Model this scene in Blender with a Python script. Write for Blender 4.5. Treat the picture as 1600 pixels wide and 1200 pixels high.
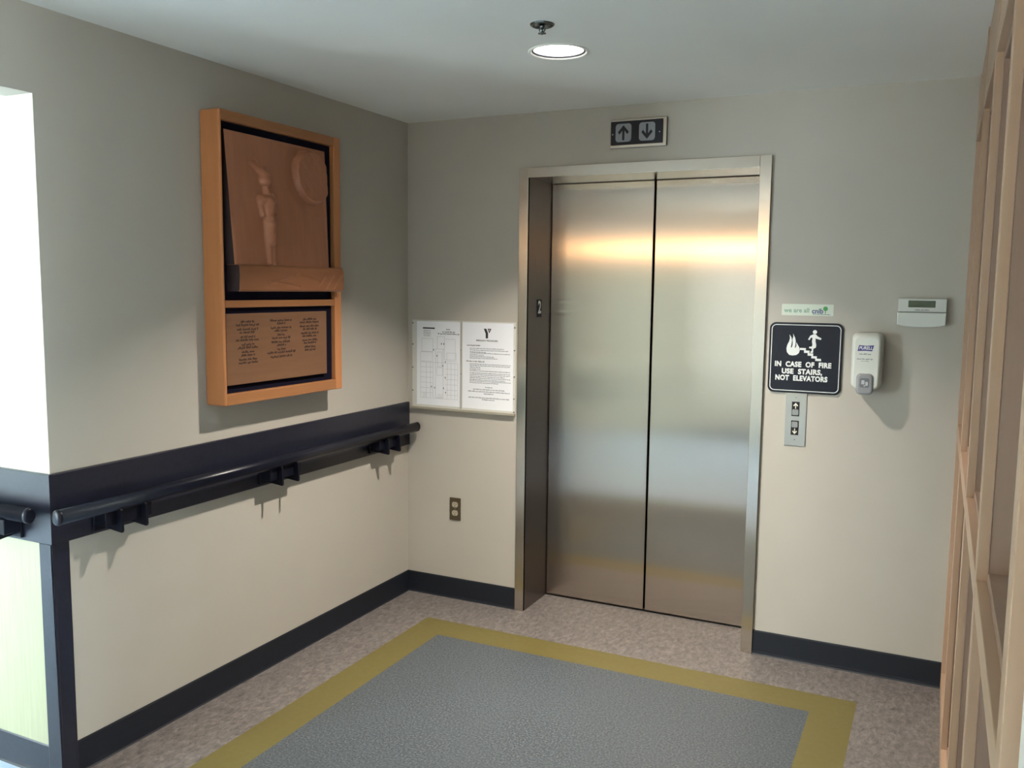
import bpy, bmesh, math, random
from mathutils import Vector, Matrix, Euler
random.seed(7)
D = bpy.data
for o in list(D.objects): D.objects.remove(o)
SC = bpy.context.scene; COL = SC.collection

# ------------------------------------------------------------------ camera
F_PX = 1382.36
cam = D.cameras.new('camera'); cam.sensor_width = 36; cam.lens = 36 * F_PX / 1600; cam.clip_start = 0.02
co = D.objects.new('camera', cam); COL.objects.link(co)
co.location = (2.4916, -3.9111, 1.6144)
def rot(y, p, r):
    cy, sy, cp, sp, cr, sr = math.cos(y), math.sin(y), math.cos(p), math.sin(p), math.cos(r), math.sin(r)
    return Matrix(((cy, -sy, 0), (sy, cy, 0), (0, 0, 1))) @ Matrix(((1, 0, 0), (0, cp, -sp), (0, sp, cp))) @ Matrix(((cr, 0, sr), (0, 1, 0), (-sr, 0, cr)))
RR = rot(.4495, -.108, -.0114)
right, fwd, up = RR @ Vector((1, 0, 0)), RR @ Vector((0, 1, 0)), RR @ Vector((0, 0, 1))
M3 = Matrix((right, up, -fwd)).transposed()
co.rotation_euler = M3.to_euler()
SC.camera = co

# ------------------------------------------------------------------ world, view
SC.view_settings.view_transform = 'Standard'; SC.view_settings.look = 'None'
SC.view_settings.gamma = 1; SC.view_settings.use_curve_mapping = False
SC.view_settings.exposure = 0.26
w = D.worlds.new('sky'); SC.world = w; w.use_nodes = True
bg = w.node_tree.nodes['Background']; bg.inputs[0].default_value = (.80, .845, .93, 1); bg.inputs[1].default_value = 56.0

def light(kind, name, loc, energy, color, rot=(0, 0, 0), **kw):
    l = D.lights.new(name, kind); l.energy = energy; l.color = color
    for k, v in kw.items(): setattr(l, k, v)
    o = D.objects.new(name, l); o.location = loc; o.rotation_euler = rot; COL.objects.link(o); return o
H = 2.44; YC = -2.082; ZO = 2.18; YB = -5.2; XL = -4.6
# daylight coming in through the hall windows (portals guide the sky's light)
def portal(loc, rt, sx, sy):
    o = light('AREA', 'window_daylight', loc, 1, (1, 1, 1), rt, shape='RECTANGLE', size=sx, size_y=sy)
    o.data.cycles.is_portal = True
YW = YB                                            # corridor's window wall
portal((-3.1, YW - .02, 1.2), (math.radians(90), 0, 0), 2.6, 1.9)
portal((2.83, -4.35, 1.2), (0, math.radians(90), 0), 1.9, 1.5)

# ------------------------------------------------------------------ materials
def mat(name, col, rough=.5, metal=0, spec=.5, **kw):
    m = D.materials.new(name); m.use_nodes = True
    b = m.node_tree.nodes['Principled BSDF']
    b.inputs['Base Color'].default_value = (*col, 1); b.inputs['Roughness'].default_value = rough
    b.inputs['Metallic'].default_value = metal; b.inputs['Specular IOR Level'].default_value = spec
    for k, v in kw.items(): b.inputs[k].default_value = v
    return m
def nd(m, t, **kw):
    n = m.node_tree.nodes.new(t)
    for k, v in kw.items():
        if k in n.inputs: n.inputs[k].default_value = v
        else: setattr(n, k, v)
    return n
def lk(m, a, b): m.node_tree.links.new(a, b)
def bsdf(m): return m.node_tree.nodes['Principled BSDF']
def coords(m, scale=(1, 1, 1)):
    g = nd(m, 'ShaderNodeNewGeometry'); mp = nd(m, 'ShaderNodeMapping'); mp.inputs['Scale'].default_value = scale
    lk(m, g.outputs['Position'], mp.inputs['Vector']); return mp.outputs[0]
def noisy(m, stops, scale=20, detail=4, rough=.6, sc=(1, 1, 1), bump=0, bscale=None, dist=.002):
    c = coords(m, sc); n = nd(m, 'ShaderNodeTexNoise', Scale=scale, Detail=detail, Roughness=rough); lk(m, c, n.inputs['Vector'])
    r = nd(m, 'ShaderNodeValToRGB'); e = r.color_ramp.elements
    e[0].position, e[0].color = stops[0][0], (*stops[0][1], 1); e[1].position, e[1].color = stops[-1][0], (*stops[-1][1], 1)
    for p, cc in stops[1:-1]: x = e.new(p); x.color = (*cc, 1)
    lk(m, n.outputs[0], r.inputs[0]); lk(m, r.outputs[0], bsdf(m).inputs['Base Color'])
    if bump:
        n2 = nd(m, 'ShaderNodeTexNoise', Scale=bscale or scale, Detail=3); lk(m, c, n2.inputs['Vector'])
        b = nd(m, 'ShaderNodeBump', Strength=bump, Distance=dist); lk(m, n2.outputs[0], b.inputs['Height']); lk(m, b.outputs[0], bsdf(m).inputs['Normal'])
    return r
def wood(name, a, b, axis='z', rough=.45, scale=14, spec=.4):
    m = mat(name, a, rough, spec=spec)
    s = {'z': (9, 9, .7), 'y': (9, .7, 9), 'x': (.7, 9, 9)}[axis]
    noisy(m, [(.25, a), (.55, tuple((x + y) / 2 for x, y in zip(a, b))), (.8, b)], scale / 6, 8, .65, s, bump=.08, dist=.001)
    return m
def steel(name, col, rough, aniso, tangent=(1, 0, 0), grain=(400, 400, 3)):
    m = mat(name, col, rough, 1); b = bsdf(m)
    b.inputs['Anisotropic'].default_value = aniso
    t = nd(m, 'ShaderNodeCombineXYZ'); t.inputs[0].default_value, t.inputs[1].default_value, t.inputs[2].default_value = tangent
    lk(m, t.outputs[0], b.inputs['Tangent'])
    c = coords(m, grain); n = nd(m, 'ShaderNodeTexNoise', Scale=1., Detail=2); lk(m, c, n.inputs['Vector'])
    mr = nd(m, 'ShaderNodeMapRange'); mr.inputs['To Min'].default_value = rough * .85; mr.inputs['To Max'].default_value = rough * 1.15
    lk(m, n.outputs[0], mr.inputs[0]); lk(m, mr.outputs[0], b.inputs['Roughness'])
    return m
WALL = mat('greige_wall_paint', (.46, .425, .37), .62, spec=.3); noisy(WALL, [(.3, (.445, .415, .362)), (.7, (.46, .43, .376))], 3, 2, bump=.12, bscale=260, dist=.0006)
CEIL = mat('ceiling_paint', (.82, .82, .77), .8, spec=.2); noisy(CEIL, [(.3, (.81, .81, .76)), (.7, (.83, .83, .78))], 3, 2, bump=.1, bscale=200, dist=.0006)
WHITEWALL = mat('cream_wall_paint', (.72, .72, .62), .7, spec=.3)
PANELG = mat('pale_laminate', (.62, .62, .44), .4); noisy(PANELG, [(.3, (.34, .345, .22)), (.7, (.39, .395, .26))], 10, 3, sc=(12, 12, .5))
NAVY = mat('navy_vinyl', (.045, .048, .075), .3, spec=.5); noisy(NAVY, [(.3, (.012, .013, .024)), (.7, (.016, .018, .031))], 60, 2, bump=.15, bscale=350, dist=.0004)
BASE = mat('black_baseboard', (.010, .013, .020), .5, spec=.35)
RAILM = mat('navy_rail_plastic', (.006, .007, .015), .3, spec=.25)
BRK = mat('black_bracket_plastic', (.005, .006, .013), .4, spec=.25)
LINO = mat('marbled_grey_lino', (.25, .23, .22), .38, spec=.4)
YEL = mat('mustard_lino', (.36, .30, .075), .4, spec=.4); noisy(YEL, [(.3, (.120, .100, .028)), (.7, (.134, .112, .036))], 40, 3)
BLU = mat('blue_grey_lino', (.2, .24, .26), .4, spec=.4); noisy(BLU, [(.38, (.034, .045, .056)), (.5, (.062, .075, .085)), (.62, (.125, .14, .15))], 130, 4, .7)
PALE = mat('pale_blue_lino', (.55, .62, .66), .3, spec=.5); noisy(PALE, [(.3, (.50, .62, .80)), (.7, (.55, .67, .85))], 60, 3)
def lino(m):
    c = coords(m, (7, 4, 3)); n = nd(m, 'ShaderNodeTexNoise', Scale=6.5, Detail=12, Roughness=.84, Distortion=.5); lk(m, c, n.inputs['Vector'])
    r = nd(m, 'ShaderNodeValToRGB'); e = r.color_ramp.elements
    e[0].position, e[0].color = .36, (.060, .052, .052, 1); e[1].position, e[1].color = .68, (.26, .24, .222, 1)
    x = e.new(.5); x.color = (.148, .132, .124, 1)
    lk(m, n.outputs[0], r.inputs[0]); lk(m, r.outputs[0], bsdf(m).inputs['Base Color'])
lino(LINO)
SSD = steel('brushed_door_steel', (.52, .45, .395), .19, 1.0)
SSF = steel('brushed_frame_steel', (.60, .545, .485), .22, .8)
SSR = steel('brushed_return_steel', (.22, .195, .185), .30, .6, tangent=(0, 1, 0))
SSL = steel('satin_plate_steel', (.46, .44, .40), .35, .3)
CHROME = mat('chrome', (.20, .23, .24), .15, 1)
BLACK = mat('black_gap', (.004, .004, .004), .6)
BLKP = mat('black_panel_plastic', (.007, .009, .018), .45, spec=.3)
WHT = mat('white_print', (.72, .74, .72), .5)
PAPER = mat('white_paper', (.80, .82, .86), .7)
INK = mat('grey_ink', (.16, .16, .18), .7); INKD = mat('black_ink', (.02, .02, .025), .7); INKL = mat('light_grey_ink', (.42, .42, .45), .7)
ACRY = mat('clear_acrylic', (.62, .62, .58), .12, spec=.5)
def glass(name, tint=(.9, .95, .93), rough=0.0, alpha=.06):
    m = D.materials.new(name); m.use_nodes = True; nt = m.node_tree; nt.nodes.clear()
    o = nd(m, 'ShaderNodeOutputMaterial'); t = nd(m, 'ShaderNodeBsdfTransparent'); t.inputs[0].default_value = (*tint, 1)
    g = nd(m, 'ShaderNodeBsdfGlossy'); g.inputs['Roughness'].default_value = rough; f = nd(m, 'ShaderNodeFresnel', IOR=1.45)
    x = nd(m, 'ShaderNodeMixShader'); lk(m, f.outputs[0], x.inputs[0]); lk(m, t.outputs[0], x.inputs[1]); lk(m, g.outputs[0], x.inputs[2]); lk(m, x.outputs[0], o.inputs[0])
    return m
GLASS = glass('window_glass')
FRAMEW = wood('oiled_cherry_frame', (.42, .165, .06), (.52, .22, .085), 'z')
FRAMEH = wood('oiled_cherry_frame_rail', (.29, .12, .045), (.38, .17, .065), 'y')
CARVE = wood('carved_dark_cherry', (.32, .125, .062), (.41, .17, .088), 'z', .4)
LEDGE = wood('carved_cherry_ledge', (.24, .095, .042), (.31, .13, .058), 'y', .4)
DARKEDGE = mat('near_black_edge', (.022, .012, .014), .6)  # near-black sides of the carved slab and near end of the ledge
DONOR = wood('engraved_cherry_panel', (.15, .072, .036), (.21, .105, .053), 'y', .45)
FELT = mat('navy_black_felt', (.006, .006, .016), .9, spec=.1)
BURN = mat('burnt_lettering', (.04, .018, .012), .7)
MULW = wood('blond_maple_upright', (.40, .265, .18), (.49, .34, .23), 'z', .4)
MULH = wood('blond_maple_rail', (.40, .265, .18), (.49, .34, .23), 'y', .4)
STOPW = wood('maple_glazing_stop', (.26, .165, .12), (.32, .21, .155), 'z', .42)
WHITEP = mat('white_enamel', (.8, .8, .76), .35)
PLAST = mat('offwhite_plastic', (.60, .62, .57), .35); PLASTG = mat('grey_plastic', (.26, .27, .28), .3)
BEIGE = mat('cream_outlet', (.42, .38, .28), .4); BRASS = mat('brown_metal_plate', (.13, .105, .07), .38, .7)
LCD = mat('green_lcd', (.055, .085, .05), .25)
PURPLE = mat('purple_logo', (.045, .035, .19), .4); GREENT = mat('grey_green_print', (.22, .36, .28), .5); GREEN = mat('green_tree_print', (.06, .30, .09), .5); SLATE = mat('slate_blue_print', (.09, .12, .22), .5)
STICK = mat('pale_green_sticker', (.60, .66, .56), .45)
BTN = mat('button_metal', (.34, .34, .33), .3, .8); CREAMP = mat('cream_arrow', (.75, .72, .6), .5)
LENSG = mat('grey_lens', (.25, .27, .30), .3)
def emis(name, col, s):
    m = mat(name, col, .5); b = bsdf(m); b.inputs['Emission Color'].default_value = (*col, 1); b.inputs['Emission Strength'].default_value = s; return m
LAMP = emis('lamp_lens_glow', (1, .97, .93), 9); WARM = emis('warm_lamp_glow', (1, .62, .32), 9)

# ------------------------------------------------------------------ mesh builder
class MB:
    def __init__(s): s.v = []; s.f = []; s.m = []; s.sm = []
    def add(s, vs, fs, mi=0, smooth=False):
        b = len(s.v); s.v += [tuple(v) for v in vs]
        for f in fs: s.f.append([b + i for i in f]); s.m.append(mi); s.sm.append(smooth)
        return s
    def box(s, x0, x1, y0, y1, z0, z1, mi=0):
        return s.add([(x, y, z) for x in (x0, x1) for y in (y0, y1) for z in (z0, z1)],
                     [(0, 1, 3, 2), (4, 6, 7, 5), (0, 4, 5, 1), (2, 3, 7, 6), (0, 2, 6, 4), (1, 5, 7, 3)], mi)
    def prism(s, poly, mp, d0, d1, mi=0, smooth=False):          # poly in (u,v), mp(u,v,d)->xyz
        n = len(poly)
        vs = [mp(u, v, d0) for u, v in poly] + [mp(u, v, d1) for u, v in poly]
        b = len(s.v)
        s.add(vs, [tuple(range(n - 1, -1, -1)), tuple(range(n, 2 * n))], mi)
        s.add(vs, [(i, (i + 1) % n, n + (i + 1) % n, n + i) for i in range(n)], mi, smooth)
        return s
    def lathe(s, prof, c, axis='z', n=32, mi=0, smooth=True):     # prof: (r, h)
        def P(r, h, a):
            x, y = r * math.cos(a), r * math.sin(a)
            return {'z': (c[0] + x, c[1] + y, c[2] + h), 'y': (c[0] + x, c[1] + h, c[2] + y), 'x': (c[0] + h, c[1] + x, c[2] + y)}[axis]
        vs = [P(r, h, 2 * math.pi * k / n) for r, h in prof for k in range(n)]
        fs = [(i * n + k, i * n + (k + 1) % n, (i + 1) * n + (k + 1) % n, (i + 1) * n + k) for i in range(len(prof) - 1) for k in range(n)]
        return s.add(vs, fs, mi, smooth)
    def build(s, name, mats, parent=None, bevel=0, seg=2, autosmooth=False):
        if not isinstance(mats, (list, tuple)): mats = [mats]
        me = D.meshes.new(name); off = Vector((0, 0, 0)); p = parent
        while p is not None: off += p.location; p = p.parent
        me.from_pydata([tuple(Vector(v) - off) for v in s.v], [], s.f)
        for m in mats: me.materials.append(m)
        for p_, mi, sm in zip(me.polygons, s.m, s.sm): p_.material_index = mi; p_.use_smooth = sm
        bm = bmesh.new(); bm.from_mesh(me); bmesh.ops.remove_doubles(bm, verts=bm.verts, dist=1e-6); bmesh.ops.recalc_face_normals(bm, faces=bm.faces); bm.to_mesh(me); bm.free()
        o = D.objects.new(name, me); COL.objects.link(o)
        if parent is not None: o.parent = parent
        if bevel:
            b = o.modifiers.new('bevel', 'BEVEL'); b.width = bevel; b.segments = seg; b.limit_method = 'ANGLE'; b.angle_limit = math.radians(35)
        return o
def rrect(u0, u1, v0, v1, r, n=6):
    P = []
    for cx, cy, a0 in ((u1 - r, v1 - r, 0), (u0 + r, v1 - r, 90), (u0 + r, v0 + r, 180), (u1 - r, v0 + r, 270)):
        for k in range(n + 1):
            a = math.radians(a0 + 90 * k / n); P.append((cx + r * math.cos(a), cy + r * math.sin(a)))
    return P
def rect(u0, u1, v0, v1): return [(u0, v0), (u1, v0), (u1, v1), (u0, v1)]
def circ(u, v, r, n=24): return [(u + r * math.cos(2 * math.pi * k / n), v + r * math.sin(2 * math.pi * k / n)) for k in range(n)]
BK = lambda u, v, d: (u, -d, v)           # on the back wall, d = distance out of the wall
LF = lambda u, v, d: (d, u, v)            # on the left wall
def thing(name, label, cat, loc, group=None):
    o = D.objects.new(name, None); COL.objects.link(o); o.location = loc; o.empty_display_size = .05
    o['label'] = label; o['category'] = cat
    if group: o['group'] = group
    return o
def tag(o, label, cat, group=None):
    o['label'] = label; o['category'] = cat
    if group: o['group'] = group
    return o
def lab(o, l): o['label'] = l; return o
def struct(o, label=None):
    o['kind'] = 'structure'
    if label: o['label'] = label
    return o
def text(mb, body, u, v, size, mp, d, align='CENTER', bold=0.0, sx=1.0, mi=0, shear=0, thick=.0004, spacing=1.0, wspace=1.0, fit=None):
    c = D.curves.new('t', 'FONT'); c.body = body; c.size = size; c.align_x = align; c.align_y = 'CENTER'; c.offset = bold; c.shear = shear; c.space_character = spacing; c.space_word = wspace
    c.resolution_u = 4
    o = D.objects.new('t', c); COL.objects.link(o)
    dg = bpy.context.evaluated_depsgraph_get(); dg.update(); me = D.meshes.new_from_object(o.evaluated_get(dg))
    x0, x1 = min(p.co.x for p in me.vertices), max(p.co.x for p in me.vertices)
    if fit: sx = (fit[1] - fit[0]) / (x1 - x0); u = fit[0] - x0 * sx
    vs = [mp(u + p.co.x * sx, v + p.co.y, d + thick) for p in me.vertices]
    mb.add(vs, [tuple(p.vertices) for p in me.polygons], mi)
    D.objects.remove(o); D.curves.remove(c); D.meshes.remove(me)
def squiggle(mb, u0, u1, v, h, mp, d, rnd, mi=0):
    """a line of tiny illegible print: word-like runs of small strokes"""
    u = u0
    while u < u1 - h * .6:
        wl = rnd.uniform(1.6, 5.2) * h; e = min(u + wl, u1)
        while u < e:
            t = rnd.uniform(.35, .6) * h; hh = h * rnd.choice((.7, .7, .75, 1.0, 1.15)); lo = v - h * .35 - (h * .3 if rnd.random() < .12 else 0)
            mb.prism(rect(u, min(u + t * .8, u1), lo, lo + hh), mp, d, d + .0003, mi); u += t
        u += h * .55

# ------------------------------------------------------------------ setting
XR = 2.571; X1 = 2.575
def quad_struct(name, boxes, m, label=None, bevel=0):
    b = MB()
    for q in boxes: b.box(*q[:6], q[6] if len(q) > 6 else 0)
    return struct(b.build(name, m, bevel=bevel), label)
# floor: marbled lino with an inlaid mustard band round a blue-grey field
fx = [XL - .2, .303, .458, 2.12, 2.279, 5.3]; fy = [YC, -2.03, -1.872, -.466, -.298, .5]; fx[0] = 0.0
b = MB()
for i in range(5):
    for j in range(5):
        mi = 2 if (i == 2 and j == 2) else (1 if 1 <= i <= 3 and 1 <= j <= 3 else 0)
        b.add([(fx[i], fy[j], 0), (fx[i + 1], fy[j], 0), (fx[i + 1], fy[j + 1], 0), (fx[i], fy[j + 1], 0)], [(0, 1, 2, 3)], mi)
b.add([(XL - .2, YB - .2, 0), (5.3, YB - .2, 0), (5.3, YC, 0), (XL - .2, YC, 0)], [(0, 1, 2, 3)], 3)
b.add([(XL - .2, YC, 0), (0, YC, 0), (0, .5, 0), (XL - .2, .5, 0)], [(0, 1, 2, 3)], 3)
b.add([(XL - .2, YB - .2, -.1), (5.3, YB - .2, -.1), (5.3, .5, -.1), (XL - .2, .5, -.1)], [(3, 2, 1, 0)])
struct(b.build('floor', [LINO, YEL, BLU, PALE]), 'marbled grey floor with a mustard band round a blue-grey field')
# downlight hole positions
DL = (1.232, -.955); RH = .094
# ceiling with round hole
def slab_with_holes(name, x0, x1, y0, y1, z, holes, r, m, th=.02):
    n = 40; b = MB(); rows = sorted(set(h[1] for h in holes)); yy = y0
    def flat(a0, a1, c0, c1): b.add([(a0, c0, z), (a1, c0, z), (a1, c1, z), (a0, c1, z)], [(0, 1, 2, 3)])
    for ry in rows:
        flat(x0, x1, yy, ry - .15); yy = ry + .15; xx = x0
        for h in sorted(h for h in holes if h[1] == ry):
            flat(xx, h[0] - .15, ry - .15, ry + .15); xx = h[0] + .15; vi = []; vo = []
            for k in range(n):
                a = 2 * math.pi * k / n; c, s_ = math.cos(a), math.sin(a); q = .15 / max(abs(c), abs(s_))
                vi.append((h[0] + r * c, h[1] + r * s_, z)); vo.append((h[0] + q * c, h[1] + q * s_, z))
            b.add(vi + vo, [(k, (k + 1) % n, n + (k + 1) % n, n + k) for k in range(n)])
        flat(xx, x1, ry - .15, ry + .15)
    flat(x0, x1, yy, y1)
    b.add([(x0, y0, z + .25), (x1, y0, z + .25), (x1, y1, z + .25), (x0, y1, z + .25)], [(3, 2, 1, 0)])
    return struct(b.build(name, m))
slab_with_holes('ceiling', -.12, 5.3, YB - .2, .5, H, [DL], RH, CEIL)
quad_struct('ceiling', [(XL - .2, -.12, YB - .2, YC + .12, ZO, ZO + .3)], CEIL, 'lower ceiling of the side corridor')
# walls
quad_struct('wall_left', [(-.12, 0, YC + .002, .1, 0, H + .25), (-.12, 0, YB - .2, YC + .002, ZO, H + .25)], WALL, 'greige left wall')
XI0, XI1, ZD = .6863, 1.7658, 2.137; DEP = .27; XO0, XO1, ZF = .6388, 1.8152, 2.1846
quad_struct('wall_back', [(-.12, XI0 - .012, 0, .12, 0, H + .25), (XI1 + .012, 5.3, 0, .12, 0, H + .25), (XI0 - .012, XI1 + .012, 0, .12, ZD + .012, H + .25),
    (XI0 - .1, XI0 - .012, .12, .5, 0, H), (XI1 + .012, XI1 + .1, .12, .5, 0, H), (XI0 - .1, XI1 + .1, .4, .5, 0, H)], WALL, 'greige back wall round the elevator')
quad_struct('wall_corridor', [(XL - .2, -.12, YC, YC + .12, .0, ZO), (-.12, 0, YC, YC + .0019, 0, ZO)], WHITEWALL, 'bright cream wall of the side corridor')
# hall behind the camera: plain end wall, corridor windows, one wide window on the right-hand side
quad_struct('wall_front', [(-.12, 5.3, YB - .15, YB, 0, H + .25)], WALL)
wx0, wx1, wz0, wz1 = -4.4, -1.8, .25, 2.15
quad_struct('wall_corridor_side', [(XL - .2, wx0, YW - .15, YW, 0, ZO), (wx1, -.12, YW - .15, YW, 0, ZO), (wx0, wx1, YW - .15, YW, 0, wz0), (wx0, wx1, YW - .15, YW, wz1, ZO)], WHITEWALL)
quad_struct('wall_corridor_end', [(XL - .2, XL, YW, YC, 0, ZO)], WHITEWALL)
ry0, ry1 = -5.1, -3.6
quad_struct('wall_right', [(2.80, 2.95, YB, ry0, 0, H + .25), (2.80, 2.95, ry1, -2.93, 0, H + .25), (2.80, 2.95, ry0, ry1, 0, wz0), (2.80, 2.95, ry0, ry1, wz1, H + .25)], WALL)
quad_struct('wall_office', [(5.15, 5.3, -2.93, 0, 0, H + .25), (2.95, 5.3, -3.05, -2.93, 0, H + .25)], WALL, 'wall of the room behind the timber glazing')
def window(name, u0, u1, mp):
    wf = MB()
    def pb(a0, a1, d0, d1, z0_, z1_, b_):
        p, q = mp(a0, z0_, d0), mp(a1, z1_, d1); b_.box(min(p[0], q[0]), max(p[0], q[0]), min(p[1], q[1]), max(p[1], q[1]), z0_, z1_)
    for k in range(4):
        u = u0 + (u1 - u0 - .05) * k / 3; pb(u, u + .05, -.1, -.03, wz0, wz1, wf)
    for z in (wz0, wz1 - .05): pb(u0, u1, -.1, -.03, z, z + .05, wf)
    win = struct(wf.build(name, WHITEP)); g = MB(); pb(u0, u1, -.07, -.064, wz0, wz1, g); g.build('pane', GLASS, win)
window('window_2', wx0, wx1, lambda u, v, d: (u, YW + d, v))
window('window_3', ry0, ry1, lambda u, v, d: (2.80 - d, u, v))

# baseboards (cove profile)
def baseboard(name, u0, u1, mp, m=BASE, label=None):
    prof = [(0, 0), (.013, 0), (.009, .005), (.007, .016), (.006, .104), (.004, .109), (0, .109)]
    b = MB(); b.prism(prof, lambda a, z, t: mp(t, z, a), u0, u1)
    return struct(b.build(name, m), label)
baseboard('baseboard_left', YC + .052, 0, LF)
baseboard('baseboard_back', 0, XO0, BK)
baseboard('baseboard_back', XO1, XR + .004, BK)
baseboard('baseboard_front', 0, 2.8, lambda u, v, d: (u, YB + d, v))
baseboard('baseboard_corridor', XL, -.052, lambda u, v, d: (u, YC - d, v), NAVY)
# navy bumper strips and the corner guard post
def strip(name, mp, u0, u1, label):
    b = MB(); b.prism(rrect(.7905, 1.0173, 0, 1, .0001, 1), lambda z, _, t: (0, 0, 0), 0, 0) if False else None
    prof = [(0, .7905), (.010, .7905), (.012, .793), (.012, 1.014), (.009, 1.0173), (0, 1.0173)]
    b = MB(); b.prism(prof, lambda a, z, t: mp(t, z, a), u0, u1)
    return struct(b.build(name, NAVY), label)
strip('trim_1', LF, YC, -.004, 'navy bumper strip along the left wall')
CR = lambda u, v, d: (u, YC - d, v)
strip('trim_2', CR, XL, .012, 'navy bumper strip along the corridor wall')
quad_struct('trim_3', [(0, .010, YC - .010, YC + .052, 0, .7905), (-.052, .010, YC - .010, YC, 0, .7905)], NAVY, 'navy corner guard post below the bumper strip', bevel=.002)
quad_struct('trim_4', [(XL, -.052, YC - .004, YC, .109, .7905)], PANELG, 'pale laminate panel low on the corridor wall')

# ------------------------------------------------------------------ elevator door (part of the building)
el = D.objects.new('door_1', None); COL.objects.link(el); el.location = ((XI0 + XI1) / 2, 0, 0); struct(el, 'brushed steel elevator door with steel frame')
FT = .014
b = MB()
b.box(XO0, XI0, -FT, 0.0, 0, ZF); 
f = b.build('jamb', SSF, el, bevel=.0015)
b = MB(); b.box(XI1, XO1, -FT, 0.0, 0, ZF); b.build('jamb', SSF, el, bevel=.0015)
b = MB(); b.box(XI0, XI1, -FT - .0005, 0.0, ZD, ZF); b.build('header', SSF, el, bevel=.0012)
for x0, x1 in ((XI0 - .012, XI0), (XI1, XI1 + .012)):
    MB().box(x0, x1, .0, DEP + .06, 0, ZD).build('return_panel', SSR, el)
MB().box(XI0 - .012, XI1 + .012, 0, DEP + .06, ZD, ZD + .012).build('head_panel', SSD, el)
xm = (XI0 + XI1) / 2
for x0, x1 in ((XI0 + .002, xm - .0045), (xm + .0045, XI1 - .002)):
    MB().box(x0, x1, DEP, DEP + .035, .009, ZD - .001).build('door_panel', SSD, el, bevel=.003)
MB().box(XI0, XI1, DEP + .036, DEP + .04, 0, ZD).build('shaft_gap', BLACK, el)
MB().box(XI0, XI1, DEP + .002, DEP + .036, 0, .004).build('sill', BLACK, el)

b = MB(); b.prism(rrect(.104, .156, 1.472, 1.560, .002), lambda u, v, d: (XI0 + d, u, v), 0, .003)
np_ = thing('floor_number_plate', 'small black plate with a silver 2 on the left elevator jamb', 'sign', (XI0, .13, 1.472))
b.build('plate', BLKP, np_)
b = MB(); text(b, '2', .130, 1.518, .085, lambda u, v, d: (XI0 + d, u, v), .0032, sx=.9, bold=.0025); b.build('numeral', WHT, np_)

# ------------------------------------------------------------------ direction indicator over the door
t = thing('elevator_direction_indicator', 'black up and down arrow indicator above the elevator door', 'sign', (1.224, 0, 2.25))
b = MB(); b.prism(rect(1.092, 1.356, 2.250, 2.376), BK, 0, .016); b.build('housing', SSL, t, bevel=.003)
MB().prism(rrect(1.098, 1.340, 2.262, 2.366, .002), BK, .016, .021).build('face', BLKP, t)
def arrow(b, u, v, s, dr, mp, d0, d1, mi=0, shaft=.16):
    P = [(-shaft, -1), (shaft, -1), (shaft, .30), (.68, -.22), (.95, .10), (0, 1), (-.95, .10), (-.68, -.22), (-shaft, .30)]
    b.prism([(u + x * s * .82, v + y * s * dr) for x, y in P], mp, d0, d1, mi)
for u, dr in ((1.158, 1), (1.268, -1)):
    l = MB().prism(rrect(u - .037, u + .037, 2.275, 2.355, .014), BK, .021, .0225).build('lens', LENSG, t)
    b = MB(); arrow(b, u, 2.315, .033, dr, BK, .0225, .0235, shaft=.19); b.build('arrow', BLKP, l)
for u in (1.107, 1.325): MB().lathe([(0, -.0225), (.002, -.0225), (.003, -.021)], (u, 0, 2.31), 'y', 12).build('screw', SSL, t)

# ------------------------------------------------------------------ ceiling fittings
def downlight(x, y, lens, label, energy, color):
    t = thing('ceiling_downlight', label, 'ceiling light', (x, y, H), None)
    MB().lathe([(.107, 0), (.107, -.002), (.104, -.0035), (.098, -.0035), (.095, -.001), (.0945, .004), (.093, .03)], (x, y, H), 'z', 64).build('trim_ring', CEIL if lens is LAMP else WHITEP, t)
    MB().lathe([(.093, .0), (.091, .03), (.086, .045), (.0, .05)], (x, y, H), 'z', 64).build('reflector', WHITEP if lens is not LAMP else SSL, t)
    l = MB().lathe([(.0, .012), (.089, .012), (.0915, .014), (.0915, .018), (.0, .018)], (x, y, H), 'z', 64).build('lens', lens, t)
    MB().lathe([(.0885, .0015), (.0945, .0015), (.0945, .006), (.0885, .006), (.0885, .0015)], (x, y, H), 'z', 64).build('gasket', BLKP, t)
    o = light('AREA', 'downlight_lamp', (x, y, H + .009), energy, color, shape='DISK', size=.085); o.data.spread = math.radians(112)
    o.parent = t; o.location = (0, 0, .009)
    return t
downlight(DL[0], DL[1], LAMP, 'round white glowing downlight in the ceiling in front of the elevator', 38, (1, .91, .80))
t = thing('wall_strip_light', 'long warm strip light high on the wall behind the viewpoint', 'wall light', (.4, YB, 1.99))
MB().box(-1.2, 2.0, YB + .0005, YB + .03, 1.99, 2.13).build('housing', WHITEP, t)
MB().prism([(YB + .03, 2.00), (YB + .06, 2.02), (YB + .06, 2.10), (YB + .03, 2.12)], lambda u, v, d: (d, u, v), -1.18, 1.98).build('diffuser', WARM, t)
t = thing('fire_sprinkler', 'small chrome sprinkler head hanging from the ceiling beside the downlight', 'sprinkler', (1.311, -1.275, H))
c = (1.311, -1.275, H)
MB().lathe([(.0, 0), (.039, 0), (.039, -.002), (.034, -.006), (.020, -.004), (.014, .0)], c, 'z', 40).build('escutcheon', CHROME, t)
b = MB().lathe([(.0, 0), (.0085, 0), (.0085, -.009), (.006, -.012), (.0, -.012)], c, 'z', 20)
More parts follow.
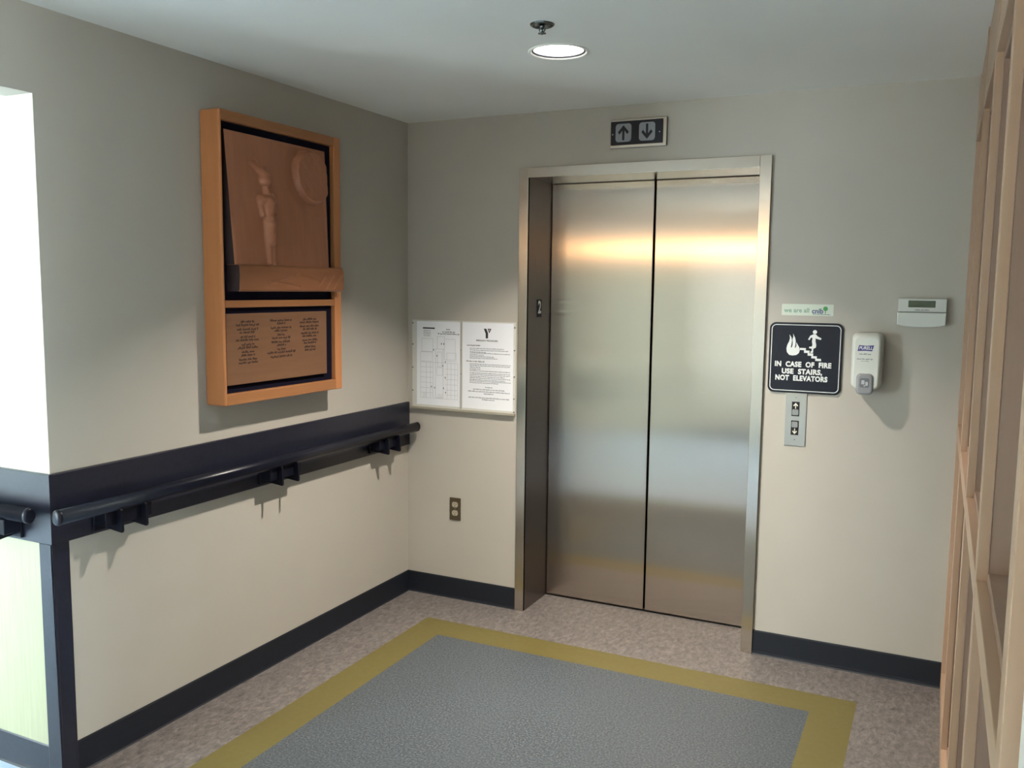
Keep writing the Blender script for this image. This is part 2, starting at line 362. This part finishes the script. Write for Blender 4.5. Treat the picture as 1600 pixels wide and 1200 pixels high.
for s in (-1, 1):
    pts = [(s * .005, -.010), (s * .0095, -.015), (s * .009, -.020), (s * .003, -.026)]
    for (a0, h0), (a1, h1) in zip(pts, pts[1:]):
        b.add([(c[0] + a0 - .0015, c[1] - .002, c[2] + h0), (c[0] + a0 + .0015, c[1] - .002, c[2] + h0), (c[0] + a0 + .0015, c[1] + .002, c[2] + h0), (c[0] + a0 - .0015, c[1] + .002, c[2] + h0),
               (c[0] + a1 - .0015, c[1] - .002, c[2] + h1), (c[0] + a1 + .0015, c[1] - .002, c[2] + h1), (c[0] + a1 + .0015, c[1] + .002, c[2] + h1), (c[0] + a1 - .0015, c[1] + .002, c[2] + h1)],
              [(0, 1, 5, 4), (1, 2, 6, 5), (2, 3, 7, 6), (3, 0, 4, 7), (0, 3, 2, 1), (4, 5, 6, 7)])
b.lathe([(.0, -.010), (.0035, -.011), (.0035, -.025), (.0, -.026)], c, 'z', 12)
b.build('frame', CHROME, t)
MB().lathe([(.0, -.026), (.0125, -.027), (.0130, -.029), (.006, -.030), (0, -.030)], c, 'z', 24).build('deflector', CHROME, t)

# ------------------------------------------------------------------ handrails
def handrail(mp, u0, u1, ubr, label, zc=.895, off=.080):
    P = mp((u0 + u1) / 2, .79, .012)
    t = thing('handrail', label, 'handrail', P)
    prof = []
    for k in range(28):                                            # rounded grip with two shallow grooves
        a = 2 * math.pi * k / 28; r = .0205 + .0025 * abs(math.sin(a)) - (.0012 if k in (4, 10, 18, 24) else 0)
        prof.append((off + r * .95 * math.cos(a), zc + r * 1.05 * math.sin(a)))
    b = MB(); b.prism(prof, lambda a, z, u: mp(u, z, a), u0 + .008, u1 - .008, smooth=True); b.build('rail', RAILM, t)
    for e, s in ((u0, 1), (u1, -1)):
        b = MB(); n = 28; rings = [(1.04, .012), (1.04, .006), (.95, .002), (.7, 0), (0, -.001)]
        vs = []
        for sc, du in rings:
            for k in range(n):
                a = 2 * math.pi * k / n; r = .0205 + .0025 * abs(math.sin(a)); vs.append(mp(e + s * du, zc + sc * r * 1.05 * math.sin(a), off + sc * r * .95 * math.cos(a)))
        b.add(vs, [(i * n + k, i * n + (k + 1) % n, (i + 1) * n + (k + 1) % n, (i + 1) * n + k) for i in range(len(rings) - 1) for k in range(n)], 0, True)
        b.build('end_cap', RAILM, t)
    for u in ubr:
        b = MB()
        def bx(a0, a1, d0, d1, z0, z1):
            p, q = mp(a0, z0, d0), mp(a1, z1, d1)
            b.box(min(p[0], q[0]), max(p[0], q[0]), min(p[1], q[1]), max(p[1], q[1]), z0, z1)
        bx(u - .095, u + .095, .012, .022, .800, .884)               # wall plate
        bx(u - .095, u + .095, .022, .078, .822, .872)               # arm carrying the rail
        br = b.build('bracket', BRK, t, bevel=.003)
        for s in (-.05, .05):
            fb = MB(); fp = [(.020, .850), (.020, .806), (.100, .797), (.103, .805), (.101, .872), (.090, .880), (.06, .876)]
            fb.prism(fp, lambda a, z, q: mp(q, z, a), u + s - .0045, u + s + .0045)
            fb.build('fin', BRK, br)
            sc = MB(); p = mp(u + s * .0, .82, .022)
    return t
handrail(LF, -2.128, -.035, (-1.850, -1.058, -.280), 'black round handrail on three brackets along the left wall')
handrail(lambda u, v, d: (u, YC - d, v), XL + .1, -.012, (-.215, -1.0, -1.8, -2.6, -3.4), 'shiny handrail on the bright corridor wall at the far left', off=.062)

# ------------------------------------------------------------------ carved donor plaque
PX = .098; y0, y1, z0, z1 = -1.418, -.698, 1.160, 2.252
t = thing('carved_wood_plaque', 'framed cherry wood carving of a standing figure and moon on the left wall', 'plaque', (.0, (y0 + y1) / 2, z0))
# frame members, mitred look; the near upright is narrow with a rounded shoulder
fl, fr, ft, fb_ = .014, .046, .040, .044
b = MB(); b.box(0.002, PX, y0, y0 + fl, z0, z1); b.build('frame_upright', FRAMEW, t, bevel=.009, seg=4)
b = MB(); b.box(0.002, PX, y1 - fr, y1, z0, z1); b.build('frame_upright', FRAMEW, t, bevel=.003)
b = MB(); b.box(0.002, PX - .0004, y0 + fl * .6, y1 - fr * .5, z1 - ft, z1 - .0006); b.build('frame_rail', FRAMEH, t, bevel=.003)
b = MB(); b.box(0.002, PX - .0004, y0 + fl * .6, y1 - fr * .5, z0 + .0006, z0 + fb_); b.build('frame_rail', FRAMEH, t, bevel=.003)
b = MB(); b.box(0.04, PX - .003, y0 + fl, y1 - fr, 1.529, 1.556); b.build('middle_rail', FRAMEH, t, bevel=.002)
MB().box(.002, PX - .022, y0 + fl * .6, y1 - fr * .6, z0 + .01, z1 - .01).build('backing', FELT, t)
# carved panel: a wedge-shaped slab, deeper towards the bottom, with relief
def seg(px, py, ax, ay, bx, by, ra, rb):
    dx, dy = bx - ax, by - ay; q = max(0, min(1, ((px - ax) * dx + (py - ay) * dy) / (dx * dx + dy * dy + 1e-9)))
    d = math.hypot(px - ax - q * dx, py - ay - q * dy); r = ra + (rb - ra) * q
    return max(0, 1 - (d / r) ** 2) ** .5 * r if d < r else 0
def relief(y, z):
    h = 0
    F = [(-1.190, 2.020, -1.188, 2.034, .026, .024),               # head
         (-1.176, 2.012, -1.166, 2.008, .008, .006),               # nose / face
         (-1.186, 1.995, -1.184, 1.960, .012, .016),               # neck
         (-1.215, 1.940, -1.160, 1.945, .022, .018),               # shoulders
         (-1.190, 1.930, -1.184, 1.860, .032, .024),               # chest to waist
         (-1.184, 1.850, -1.186, 1.790, .027, .024),               # hips
         (-1.222, 1.935, -1.216, 1.885, .014, .012),               # upper arm
         (-1.216, 1.885, -1.150, 1.925, .011, .009),               # forearm
         (-1.150, 1.960, -1.140, 1.895, .012, .011),
         (-1.146, 1.930, -1.136, 1.965, .008, .004),               # hands held up
         (-1.195, 1.800, -1.190, 1.700, .017, .010), (-1.176, 1.800, -1.170, 1.700, .017, .010),
         (-1.192, 1.698, -1.176, 1.693, .008, .006), (-1.170, 1.698, -1.152, 1.692, .008, .006),
         (-1.196, 2.046, -1.262, 2.080, .018, .005), (-1.196, 2.046, -1.236, 2.094, .014, .004), (-1.19, 2.046, -1.168, 2.066, .012, .008)]
    hs = [seg(y, z, *f) for f in F]; h = max(hs) * 1.2 + .15 * min(sum(hs) - max(hs), .02)
    d = math.hypot((y + .897) / 1.0, (z - 2.063))
    if d < .112:
        e = min(1, (.112 - d) / .010)
        pock = .0008 * (math.sin(y * 130 + 1) * math.sin(z * 110) + .6 * math.sin(y * 230) * math.cos(z * 260))
        h = max(h, e * (.019 + pock))
    # hollow around figure and moon
    hol = 0
    dd = math.hypot(y + .897, z - 2.063)
    if .112 <= dd < .165: hol = -.009 * (1 - (dd - .112) / .053)
    if max(hs) == 0: h += hol
    # broad carved hills
    h += .0022 * math.sin(y * 14 + z * 5) + .0018 * math.sin(z * 17 - y * 6) + .0006 * math.sin(y * 70 + z * 20)
    return h
ya, yb, za, zb = -1.386, -.794, 1.690, 2.183
NY, NZ = 190, 170
b = MB(); vs = []
for j in range(NZ + 1):
    z = za + (zb - za) * j / NZ; base = .088 + .040 * (1 - (z - za) / (zb - za))
    for i in range(NY + 1):
        yr = yb - .030 * (1 - (z - za) / (zb - za)); y = ya + (yr - ya) * i / NY; e = min(i, NY - i, NZ - j) ; k = min(1, e / 4)
        vs.append((base + relief(y, z) * k, y, z))
W_ = NY + 1
b.add(vs, [(j * W_ + i, j * W_ + i + 1, (j + 1) * W_ + i + 1, (j + 1) * W_ + i) for j in range(NZ) for i in range(NY)], 0, True)
edge = [j * W_ for j in range(NZ + 1)] + [NZ * W_ + i for i in range(1, NY + 1)] + [j * W_ + NY for j in range(NZ - 1, -1, -1)]
n0 = len(b.v); b.v += [(.070, b.v[i][1], b.v[i][2]) for i in edge]
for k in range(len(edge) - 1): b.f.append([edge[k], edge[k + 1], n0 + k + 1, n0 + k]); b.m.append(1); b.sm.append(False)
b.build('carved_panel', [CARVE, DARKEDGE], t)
# ledge under the figure with carved strokes
def ledge_h(y, z):
    h = 0
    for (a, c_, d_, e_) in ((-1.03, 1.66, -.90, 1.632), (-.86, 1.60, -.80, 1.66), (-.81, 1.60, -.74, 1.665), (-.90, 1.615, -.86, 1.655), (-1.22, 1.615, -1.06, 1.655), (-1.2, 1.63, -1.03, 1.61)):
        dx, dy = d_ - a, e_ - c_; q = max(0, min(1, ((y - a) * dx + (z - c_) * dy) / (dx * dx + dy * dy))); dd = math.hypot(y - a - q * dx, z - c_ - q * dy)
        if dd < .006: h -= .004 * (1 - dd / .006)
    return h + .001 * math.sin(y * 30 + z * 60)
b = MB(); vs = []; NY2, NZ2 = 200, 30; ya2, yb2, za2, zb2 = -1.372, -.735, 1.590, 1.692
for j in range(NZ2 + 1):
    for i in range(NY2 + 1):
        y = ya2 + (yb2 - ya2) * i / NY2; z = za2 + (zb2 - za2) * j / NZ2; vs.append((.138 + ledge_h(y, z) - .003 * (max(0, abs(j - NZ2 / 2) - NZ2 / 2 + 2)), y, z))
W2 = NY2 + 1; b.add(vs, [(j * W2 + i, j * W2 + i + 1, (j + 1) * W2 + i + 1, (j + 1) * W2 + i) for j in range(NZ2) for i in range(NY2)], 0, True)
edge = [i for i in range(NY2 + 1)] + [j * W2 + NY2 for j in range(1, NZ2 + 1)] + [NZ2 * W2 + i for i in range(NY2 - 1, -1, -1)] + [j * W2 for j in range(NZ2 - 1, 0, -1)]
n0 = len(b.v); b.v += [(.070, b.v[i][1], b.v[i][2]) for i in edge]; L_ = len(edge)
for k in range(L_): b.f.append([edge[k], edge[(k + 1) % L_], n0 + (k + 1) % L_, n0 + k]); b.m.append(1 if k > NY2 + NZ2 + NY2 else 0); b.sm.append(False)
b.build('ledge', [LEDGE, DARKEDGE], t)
# engraved panel of names, too small to read
pn = MB().box(.070, .0925, -1.400, -.799, 1.236, 1.506).build('name_panel', DONOR, t, bevel=.001)
b = MB(); rnd = random.Random(3)
cols = [(-1.285, (.075, .125, .115, .09, .08, .13, .07, .11, .07, .075, .10, .105)), (-1.092, (.13, .05, .125, .08, .045, .11, .12, .055, .05, .17, .13)), (-.912, (.085, .13, .13, .09, .115, .10, .10, .08, .07, .07))]
for cu, ws in cols:
    v = 1.474
    for i, wd in enumerate(ws):
        squiggle(b, cu - wd * .5, cu + wd * .5, v, .0082, LF, .0925, rnd); v -= .0165 if i % 2 else .0125
    b.build('engraved_names', BURN, pn); b = MB()

# ------------------------------------------------------------------ notice holder with two sheets
t = thing('notice_holder', 'clear screwed notice holder with two sheets between the corner and the elevator', 'notice holder', (.334, 0, .99))
MB().prism(rrect(.030, .624, .996, 1.447, .003), BK, 0, .004).build('back_plate', ACRY, t)
b = MB(); b.prism(rect(.028, .626, .986, .998), BK, 0, .020); b.build('bottom_rail', mat('aged_acrylic', (.33, .31, .25), .35), t, bevel=.002)
for u in (.321,): b = MB(); b.prism(rect(u - .004, u + .004, 1.0, 1.445), BK, .004, .009); b.build('divider', mat('clear_divider', (.42, .41, .37), .3), t)
SCR = mat('dull_screw', (.2, .2, .19), .4, .6)
for u, vs_ in ((.034, (1.43, 1.32, 1.20, 1.08)), (.321, (1.30, 1.18)), (.6195, (1.422, 1.31, 1.18, 1.07, 1.005))):
    for v in vs_: MB().lathe([(0, -.011), (.002, -.0108), (.0032, -.0098), (.0032, -.004)], (u, 0, v), 'y', 14).build('screw', SCR, t)
s1 = thing('paper_sheet', 'white sheet with a floor plan, the left one in the clear notice holder', 'paper', (.187, -.0045, 1.005), 'sheets in the notice holder')
MB().prism(rect(.058, .317, 1.009, 1.440), BK, .0042, .0049).build('sheet', PAPER, s1)
b = MB(); rnd = random.Random(5)
def ln(b, u0_, v0_, u1_, v1_, w_=.0012, mi=0):
    b.prism(rect(min(u0_, u1_) - w_ / 2, max(u0_, u1_) + w_ / 2, min(v0_, v1_) - w_ / 2, max(v0_, v1_) + w_ / 2), BK, .0049, .0052, mi)
def room(u0_, u1_, v0_, v1_): ln(b, u0_, v0_, u1_, v0_); ln(b, u0_, v1_, u1_, v1_); ln(b, u0_, v0_, u0_, v1_); ln(b, u1_, v0_, u1_, v1_)
room(.088, .155, 1.285, 1.352); room(.180, .222, 1.30, 1.365); room(.222, .285, 1.248, 1.352); room(.236, .29, 1.240, 1.282)
room(.08, .300, 1.045, 1.23); room(.170, .215, 1.05, 1.30)
for v in (1.205, 1.178, 1.152, 1.125, 1.098, 1.072): ln(b, .082, v, .155, v); ln(b, .228, v - .006, .298, v - .006)
for u in (.115, .140, .155, .240, .262, .284): ln(b, u, 1.05, u, 1.23)
for u in (.098, .106, .114, .186, .194, .202, .210): ln(b, u, 1.045, u, 1.07)
room(.178, .212, 1.165, 1.205); room(.182, .208, 1.21, 1.285); room(.08, .152, 1.235, 1.283)
b.build('floor_plan_lines', INKL, s1)
b = MB(); b.prism(rect(.094, .165, 1.402, 1.409), BK, .0049, .0052)
for u, v in ((.205, 1.327), (.219, 1.327), (.158, 1.295), (.178, 1.265), (.228, 1.236), (.213, 1.215), (.146, 1.105), (.165, 1.10), (.218, 1.10), (.228, 1.155), (.23, 1.078)): MB().prism(rect(u - .002, u + .002, v - .004, v + .004), BK, .0049, .0053).build('plan_mark', INKD, s1)
b.build('scale_bar', INKD, s1)
b = MB()
for v, w_ in ((1.401, .026), (1.388, .075), (1.378, .125)): squiggle(b, .246 - w_ / 2, .246 + w_ / 2, v, .0055, BK, .0049, rnd)
b.build('small_print', INK, s1); b = MB()
for v in (1.393, 1.384, 1.375, 1.366): squiggle(b, .098, .14, v, .003, BK, .0049, rnd)
b.build('small_print', INK, s1)
s2 = thing('paper_sheet', 'white sheet of printed instructions under a black Y emblem, right one in the notice holder', 'paper', (.469, -.0045, 1.005), 'sheets in the notice holder')
MB().prism(rect(.327, .6125, 1.007, 1.441), BK, .0042, .0049).build('sheet', PAPER, s2)
b = MB()
# Y emblem: left bent arm and stem, right open triangle
cu, cv = .468, 1.388
b.prism([(cu - .020, cv + .024), (cu - .006, cv + .024), (cu + .004, cv + .002), (cu + .004, cv - .024), (cu - .009, cv - .024), (cu - .009, cv - .001)], BK, .0049, .0053)
b.prism([(cu + .001, cv + .024), (cu + .021, cv + .024), (cu + .021, cv + .020), (cu + .007, cv + .019)], BK, .0049, .0053)
b.prism([(cu + .001, cv + .024), (cu + .007, cv + .020), (cu + .013, cv + .009), (cu + .0105, cv + .003)], BK, .0049, .0053)
b.prism([(cu + .021, cv + .021), (cu + .015, cv + .020), (cu + .009, cv + .007), (cu + .0105, cv + .001)], BK, .0049, .0053)
b.build('emblem', INKD, s2)
b = MB(); text(b, 'EMERGENCY PROCEDURES', .466, 1.352, .0105, BK, .0049, bold=.0002, sx=.95); b.build('heading', INKD, s2)
b = MB(); rnd = random.Random(9)
squiggle(b, .352, .428, 1.326, .0052, BK, .0049, rnd); squiggle(b, .350, .452, 1.246, .0052, BK, .0049, rnd)
for v, e in ((1.312, .56), (1.303, .585), (1.294, .46), (1.288, .595), (1.279, .45), (1.271, .505), (1.263, .525)): squiggle(b, .370, e, v, .0034, BK, .0049, rnd)
for v, e in ((1.233, .598), (1.225, .595), (1.216, .43), (1.207, .43), (1.199, .598), (1.188, .598), (1.180, .595), (1.171, .57), (1.163, .597), (1.154, .57), (1.147, .60), (1.139, .53)): squiggle(b, .370, e, v, .0034, BK, .0049, rnd)
for v, w_ in ((1.118, .04), (1.106, .175), (1.095, .235), (1.085, .055), (1.064, .23), (1.055, .075)): squiggle(b, .478 - w_ / 2, .478 + w_ / 2, v, .0042, BK, .0049, rnd)
b.build('printed_lines', INK, s2)

# ------------------------------------------------------------------ wall outlet
t = thing('wall_outlet', 'brown metal duplex outlet low on the wall left of the elevator', 'outlet', (.288, 0, .417))
MB().prism(rrect(.256, .3205, .417, .535, .004), BK, 0, .005).build('cover_plate', BRASS, t, bevel=.0015)
for v in (.499, .455):
    P = [(.288 + .0170 * math.cos(a), v + max(-.0135, min(.0135, .0172 * math.sin(a)))) for a in [2 * math.pi * k / 24 for k in range(24)]]
    r = MB().prism(P, BK, .005, .0065).build('receptacle', BEIGE, t)
    MB().prism(rect(.2805, .2825, v - .001, v + .008), BK, .0065, .0067).prism(rect(.2935, .2955, v, v + .007), BK, .0065, .0067).prism(circ(.288, v - .007, .0026, 12), BK, .0065, .0067).build('slots', BLACK, r)
MB().lathe([(0, -.0068), (.003, -.0062), (.0034, -.005)], (.288, 0, .477), 'y', 12).build('screw', SCR, t)

# ------------------------------------------------------------------ fire sign
t = thing('fire_safety_sign', 'square black sign reading IN CASE OF FIRE USE STAIRS right of the elevator', 'sign', (1.984, 0, 1.183))
MB().prism(rrect(1.834, 2.132, 1.183, 1.483, .026, 8), BK, 0, .009).build('board', BLKP, t, bevel=.003)
b = MB(); A = rrect(1.8425, 2.1235, 1.1915, 1.4745, .020, 8); Bp = rrect(1.8455, 2.1205, 1.1945, 1.4715, .017, 8); n = len(A)
b.add([BK(u, v, .0094) for u, v in A] + [BK(u, v, .0094) for u, v in Bp], [(i, (i + 1) % n, n + (i + 1) % n, n + i) for i in range(n)]); b.build('border_line', WHT, t)
b = MB()
SU = lambda x: 1.834 + (x - 80) / (590 - 80) * .298     # zoomed photograph reading -> sign coordinates
SV = lambda y: 1.483 - (y - 275) / (750 - 275) * .300
flame = [(248, 497), (225, 493), (208, 474), (204, 450), (210, 425), (222, 400), (226, 380), (222, 355), (236, 376), (241, 398), (238, 425), (234, 440), (240, 446), (246, 428), (247, 410), (244, 388), (249, 368), (247, 350), (262, 378), (267, 400), (266, 425), (262, 442), (268, 446), (273, 430), (272, 408), (283, 424), (294, 442), (298, 462), (292, 480), (274, 493)]
b.prism([(SU(x), SV(y)) for x, y in flame], BK, .009, .0096)
st = [(298, 444), (340, 444), (340, 460), (366, 460), (366, 478), (392, 478), (392, 496), (418, 496), (418, 512), (448, 512), (448, 527), (408, 527), (408, 511), (380, 511), (380, 494), (354, 494), (354, 476), (328, 476), (328, 458), (298, 458)]
b.prism([(SU(x), SV(y)) for x, y in st], BK, .009, .0096)
b.build('flame_and_stairs', WHT, t)
b = MB(); b.prism(circ(SU(397), SV(335), .0085), BK, .009, .0097)
man = [(388, 350), (404, 350), (418, 364), (444, 376), (440, 386), (412, 380), (404, 376), (404, 398), (410, 420), (408, 438), (392, 446), (390, 474), (372, 476), (372, 466), (380, 462), (380, 446), (362, 444), (362, 434), (380, 432), (384, 420), (380, 400), (382, 374), (372, 372), (362, 390), (352, 386), (366, 360)]
b.prism([(SU(x), SV(y)) for x, y in man], BK, .009, .0097); b.build('walking_figure', WHT, t)
b = MB()
for s, y, x0, x1 in (('IN  CASE  OF  FIRE', 557, 127, 520), ('USE  STAIRS,', 605, 178, 460), ('NOT  ELEVATORS', 650, 134, 498)):
    text(b, s, 0, SV(y), .0295, BK, .0092, bold=.0014, spacing=1.08, fit=(SU(x0), SU(x1)))
b.build('lettering', WHT, t)

# ------------------------------------------------------------------ sticker
t = thing('slogan_sticker', 'pale strip sticker reading we are all cnib above the fire sign', 'sticker', (1.984, 0, 1.513))
MB().prism(rrect(1.879, 2.088, 1.513, 1.561, .003), BK, 0, .001).build('backing', STICK, t)
b = MB(); text(b, 'we are all', 1.887, 1.534, .0265, BK, .001, 'LEFT', bold=.0006, fit=(1.888, 1.991)); b.build('slogan', GREENT, t)
b = MB(); text(b, 'cnib', 1.999, 1.532, .029, BK, .001, 'LEFT', bold=.0009, fit=(2.002, 2.048))
squiggle(b, 2.006, 2.078, 1.5185, .003, BK, .001, random.Random(1)); b.build('name_lettering', SLATE, t)
b = MB(); b.prism(circ(2.056, 1.543, .0095, 20), BK, .001, .0016); b.prism(rect(2.0545, 2.0575, 1.523, 1.545), BK, .001, .0015); b.build('tree_mark', GREEN, t)

# ------------------------------------------------------------------ call button panel
t = thing('elevator_call_panel', 'brushed steel plate with up and down call buttons below the fire sign', 'call button panel', (1.9555, 0, .955))
MB().prism(rrect(1.9115, 1.9995, .955, 1.200, .002), BK, 0, .004).build('plate', SSL, t, bevel=.001)
for va, vb, dr in ((1.128, 1.100, 1), (1.018, 1.047, -1)):
    m_ = (va + vb) / 2
    w_ = MB().prism(rect(1.9390, 1.9705, m_ - .031, m_ + .031), BK, .004, .0052).build('button_well', BLACK, t)
    b = MB(); arrow(b, 1.9548, va, .0125, dr, BK, .0052, .0058, shaft=.17); b.build('arrow', CREAMP, w_)
    MB().prism(rrect(1.9415, 1.9680, vb - .0125, vb + .0125, .004), BK, .0052, .010).build('button', BTN, w_, bevel=.001)
for v in (1.163, .981): MB().lathe([(0, -.0058), (.002, -.0055), (.0025, -.004)], (1.9555, 0, v), 'y', 12).build('screw', SCR, t)

SK = lambda u, v, d: (u - .010, -d, v)
# ------------------------------------------------------------------ sanitizer dispenser
t = thing('hand_sanitizer_dispenser', 'white sanitizer dispenser with a grey push lever beside the fire sign', 'dispenser', (2.230, 0, 1.205))
XS0, XS1, ZS0, ZS1, DS = 2.182, 2.300, 1.225, 1.450, .098
b = MB()
def ring(d, inset, top, r=.022, bot=0):
    return [SK(u, v, d) for u, v in rrect(XS0 + inset, XS1 - inset, ZS0 + bot, ZS1 - top, r, 7)]
rings = [ring(.0, .0, 0), ring(.062, .0, 0), ring(.066, .002, .003), ring(.088, .005, .006), ring(.095, .009, .012), ring(DS, .015, .02, .018, .006)]
n = len(rings[0]); b.add([p for r_ in rings for p in r_], [(i * n + k, i * n + (k + 1) % n, (i + 1) * n + (k + 1) % n, (i + 1) * n + k) for i in range(len(rings) - 1) for k in range(n)], 0, True)
k0 = len(b.v); b.f.append(list(range(k0 - n, k0))); b.m.append(0); b.sm.append(False); b.f.append(list(range(n))); b.m.append(0); b.sm.append(False)
body = b.build('body', PLAST, t)
b = MB(); R2 = [[SK(u, v, d) for u, v in rrect(2.208 + i, 2.272 - i, 1.203 + i, 1.288 - i, .016, 6)] for d, i in ((.055, 0), (.100, 0), (.104, .003), (.106, .008))]
n = len(R2[0]); b.add([p for r_ in R2 for p in r_], [(i * n + k, i * n + (k + 1) % n, (i + 1) * n + (k + 1) % n, (i + 1) * n + k) for i in range(3) for k in range(n)], 0, True)
b.f.append(list(range(3 * n, 4 * n))); b.m.append(0); b.sm.append(False); b.f.append(list(range(n))); b.m.append(0); b.sm.append(False)
lv = b.build('push_lever', PLASTG, t)
# hand emblem moulded on the lever
b = MB(); b.prism(rrect(2.222, 2.258, 1.232, 1.270, .006), SK, .106, .1067); b.build('emblem_panel', mat('dark_grey_plastic', (.14, .145, .16), .4), lv)
b = MB(); b.prism(rrect(2.228, 2.240, 1.245, 1.262, .003), SK, .1067, .1071); b.prism(rrect(2.243, 2.253, 1.240, 1.256, .003), SK, .1067, .1071); b.prism(circ(2.240, 1.239, .003), SK, .1067, .1071)
b.build('hand_emblem', mat('pale_grey_print', (.45, .46, .48), .4), lv)
b = MB(); b.prism([(2.207, 1.378), (2.235, 1.380), (2.262, 1.379), (2.268, 1.403), (2.240, 1.400), (2.212, 1.402)], SK, DS, DS + .0006)
b.build('logo_flag', PURPLE, t)
b = MB(); text(b, 'PURELL', 2.238, 1.3905, .0175, SK, DS + .0007, bold=.0003, shear=.2, fit=(2.213, 2.263)); b.build('logo_lettering', WHT, t)
b = MB(); rnd = random.Random(4)
squiggle(b, 2.214, 2.258, 1.366, .0045, SK, DS, rnd); squiggle(b, 2.206, 2.266, 1.346, .0045, SK, DS, rnd); squiggle(b, 2.222, 2.252, 1.338, .0025, SK, DS, rnd); b.build('small_print', INK, t)

# ------------------------------------------------------------------ thermostat
t = thing('thermostat', 'white thermostat with a green screen high on the right of the back wall', 'thermostat', (2.422, 0, 1.478))
prof = [(2.334, 1.487), (2.36, 1.481), (2.39, 1.478), (2.423, 1.477), (2.456, 1.478), (2.486, 1.481), (2.510, 1.487)]
MB().prism(prof + [(2.511, 1.536), (2.333, 1.536)], BK, .004, .034).build('flip_cover', PLAST, t, bevel=.003)
MB().prism(rect(2.335, 2.510, 1.538, 1.591), BK, .004, .032).build('body', PLAST, t, bevel=.003)
MB().prism(rect(2.341, 2.504, 1.486, 1.586), BK, .0, .0045).build('wall_plate', PLASTG, t)
MB().prism(rect(2.372, 2.470, 1.556, 1.583), BK, .032, .0326).build('screen', LCD, t)
b = MB(); squiggle(b, 2.396, 2.448, 1.5455, .004, BK, .032, random.Random(2)); b.build('maker_print', INK, t)

# ------------------------------------------------------------------ timber glazing on the right
wn = D.objects.new('window_1', None); COL.objects.link(wn); wn.location = (X1, -1.4, 0); struct(wn, 'blond timber glazed screen along the right side')
XG = X1 + .057; XE = X1 + .115; X2 = X1 + .018; S = .022
ys = [-.0, -.70, -1.43, -2.15, -2.87]; MW = .05
ZB0, ZB1, ZR0, ZR1, ZH0 = 0.0, .075, 1.05, 1.10, 2.19
rails = [(ZB0, ZB1), (ZR0, ZR1), (ZH0, ZH0 + .06)]
for y in ys:
    ya_, yb_ = (y - .03, y - .0005) if y == 0 else (y, y + MW)
    MB().box(X1, XE, ya_, yb_, 0, H - .001).build('mullion', MULW, wn, bevel=.0015)
edges = [-.03] + [v for y in ys[1:] for v in (y + MW, y)]
for za_, zb_ in rails:
    for k in range(4):
        y_hi = edges[2 * k]; y_lo = edges[2 * k + 1]
        MB().box(X1 + .0004, XE - .0004, y_lo, y_hi, max(za_, .0006), zb_).build('rail', MULH, wn, bevel=.0015)
for k in range(4):                                                     # bays
    y_hi = edges[2 * k]; y_lo = edges[2 * k + 1]
    MB().box(X1 + .004, XE - .004, y_lo, y_hi, ZH0 + .06, H - .001).build('header_board', MULH, wn)
    for z_lo, z_hi in ((ZB1, ZR0), (ZR1, ZH0)):
        for xa, xb in ((X2, XG - .003), (XG + .006, XE - .012)):
            b = MB()
            b.box(xa, xb, y_lo, y_lo + S, z_lo, z_hi); b.box(xa, xb, y_hi - S, y_hi, z_lo, z_hi)
            b.box(xa, xb, y_lo + S, y_hi - S, z_lo, z_lo + S); b.box(xa, xb, y_lo + S, y_hi - S, z_hi - S, z_hi)
            b.build('glazing_stop', STOPW, wn, bevel=.0015)
        MB().box(XG - .003, XG + .003, y_lo + .004, y_hi - .004, z_lo + .004, z_hi - .004).build('pane', GLASS, wn)
quad_struct('glare_panel', [(X2, 2.95, -2.93, -2.871, 0, H - .001)], WHITEP, 'white panel added for the daylight glare at the end of the timber screen')  # added white panel, stands in for blown-out daylight past the last post
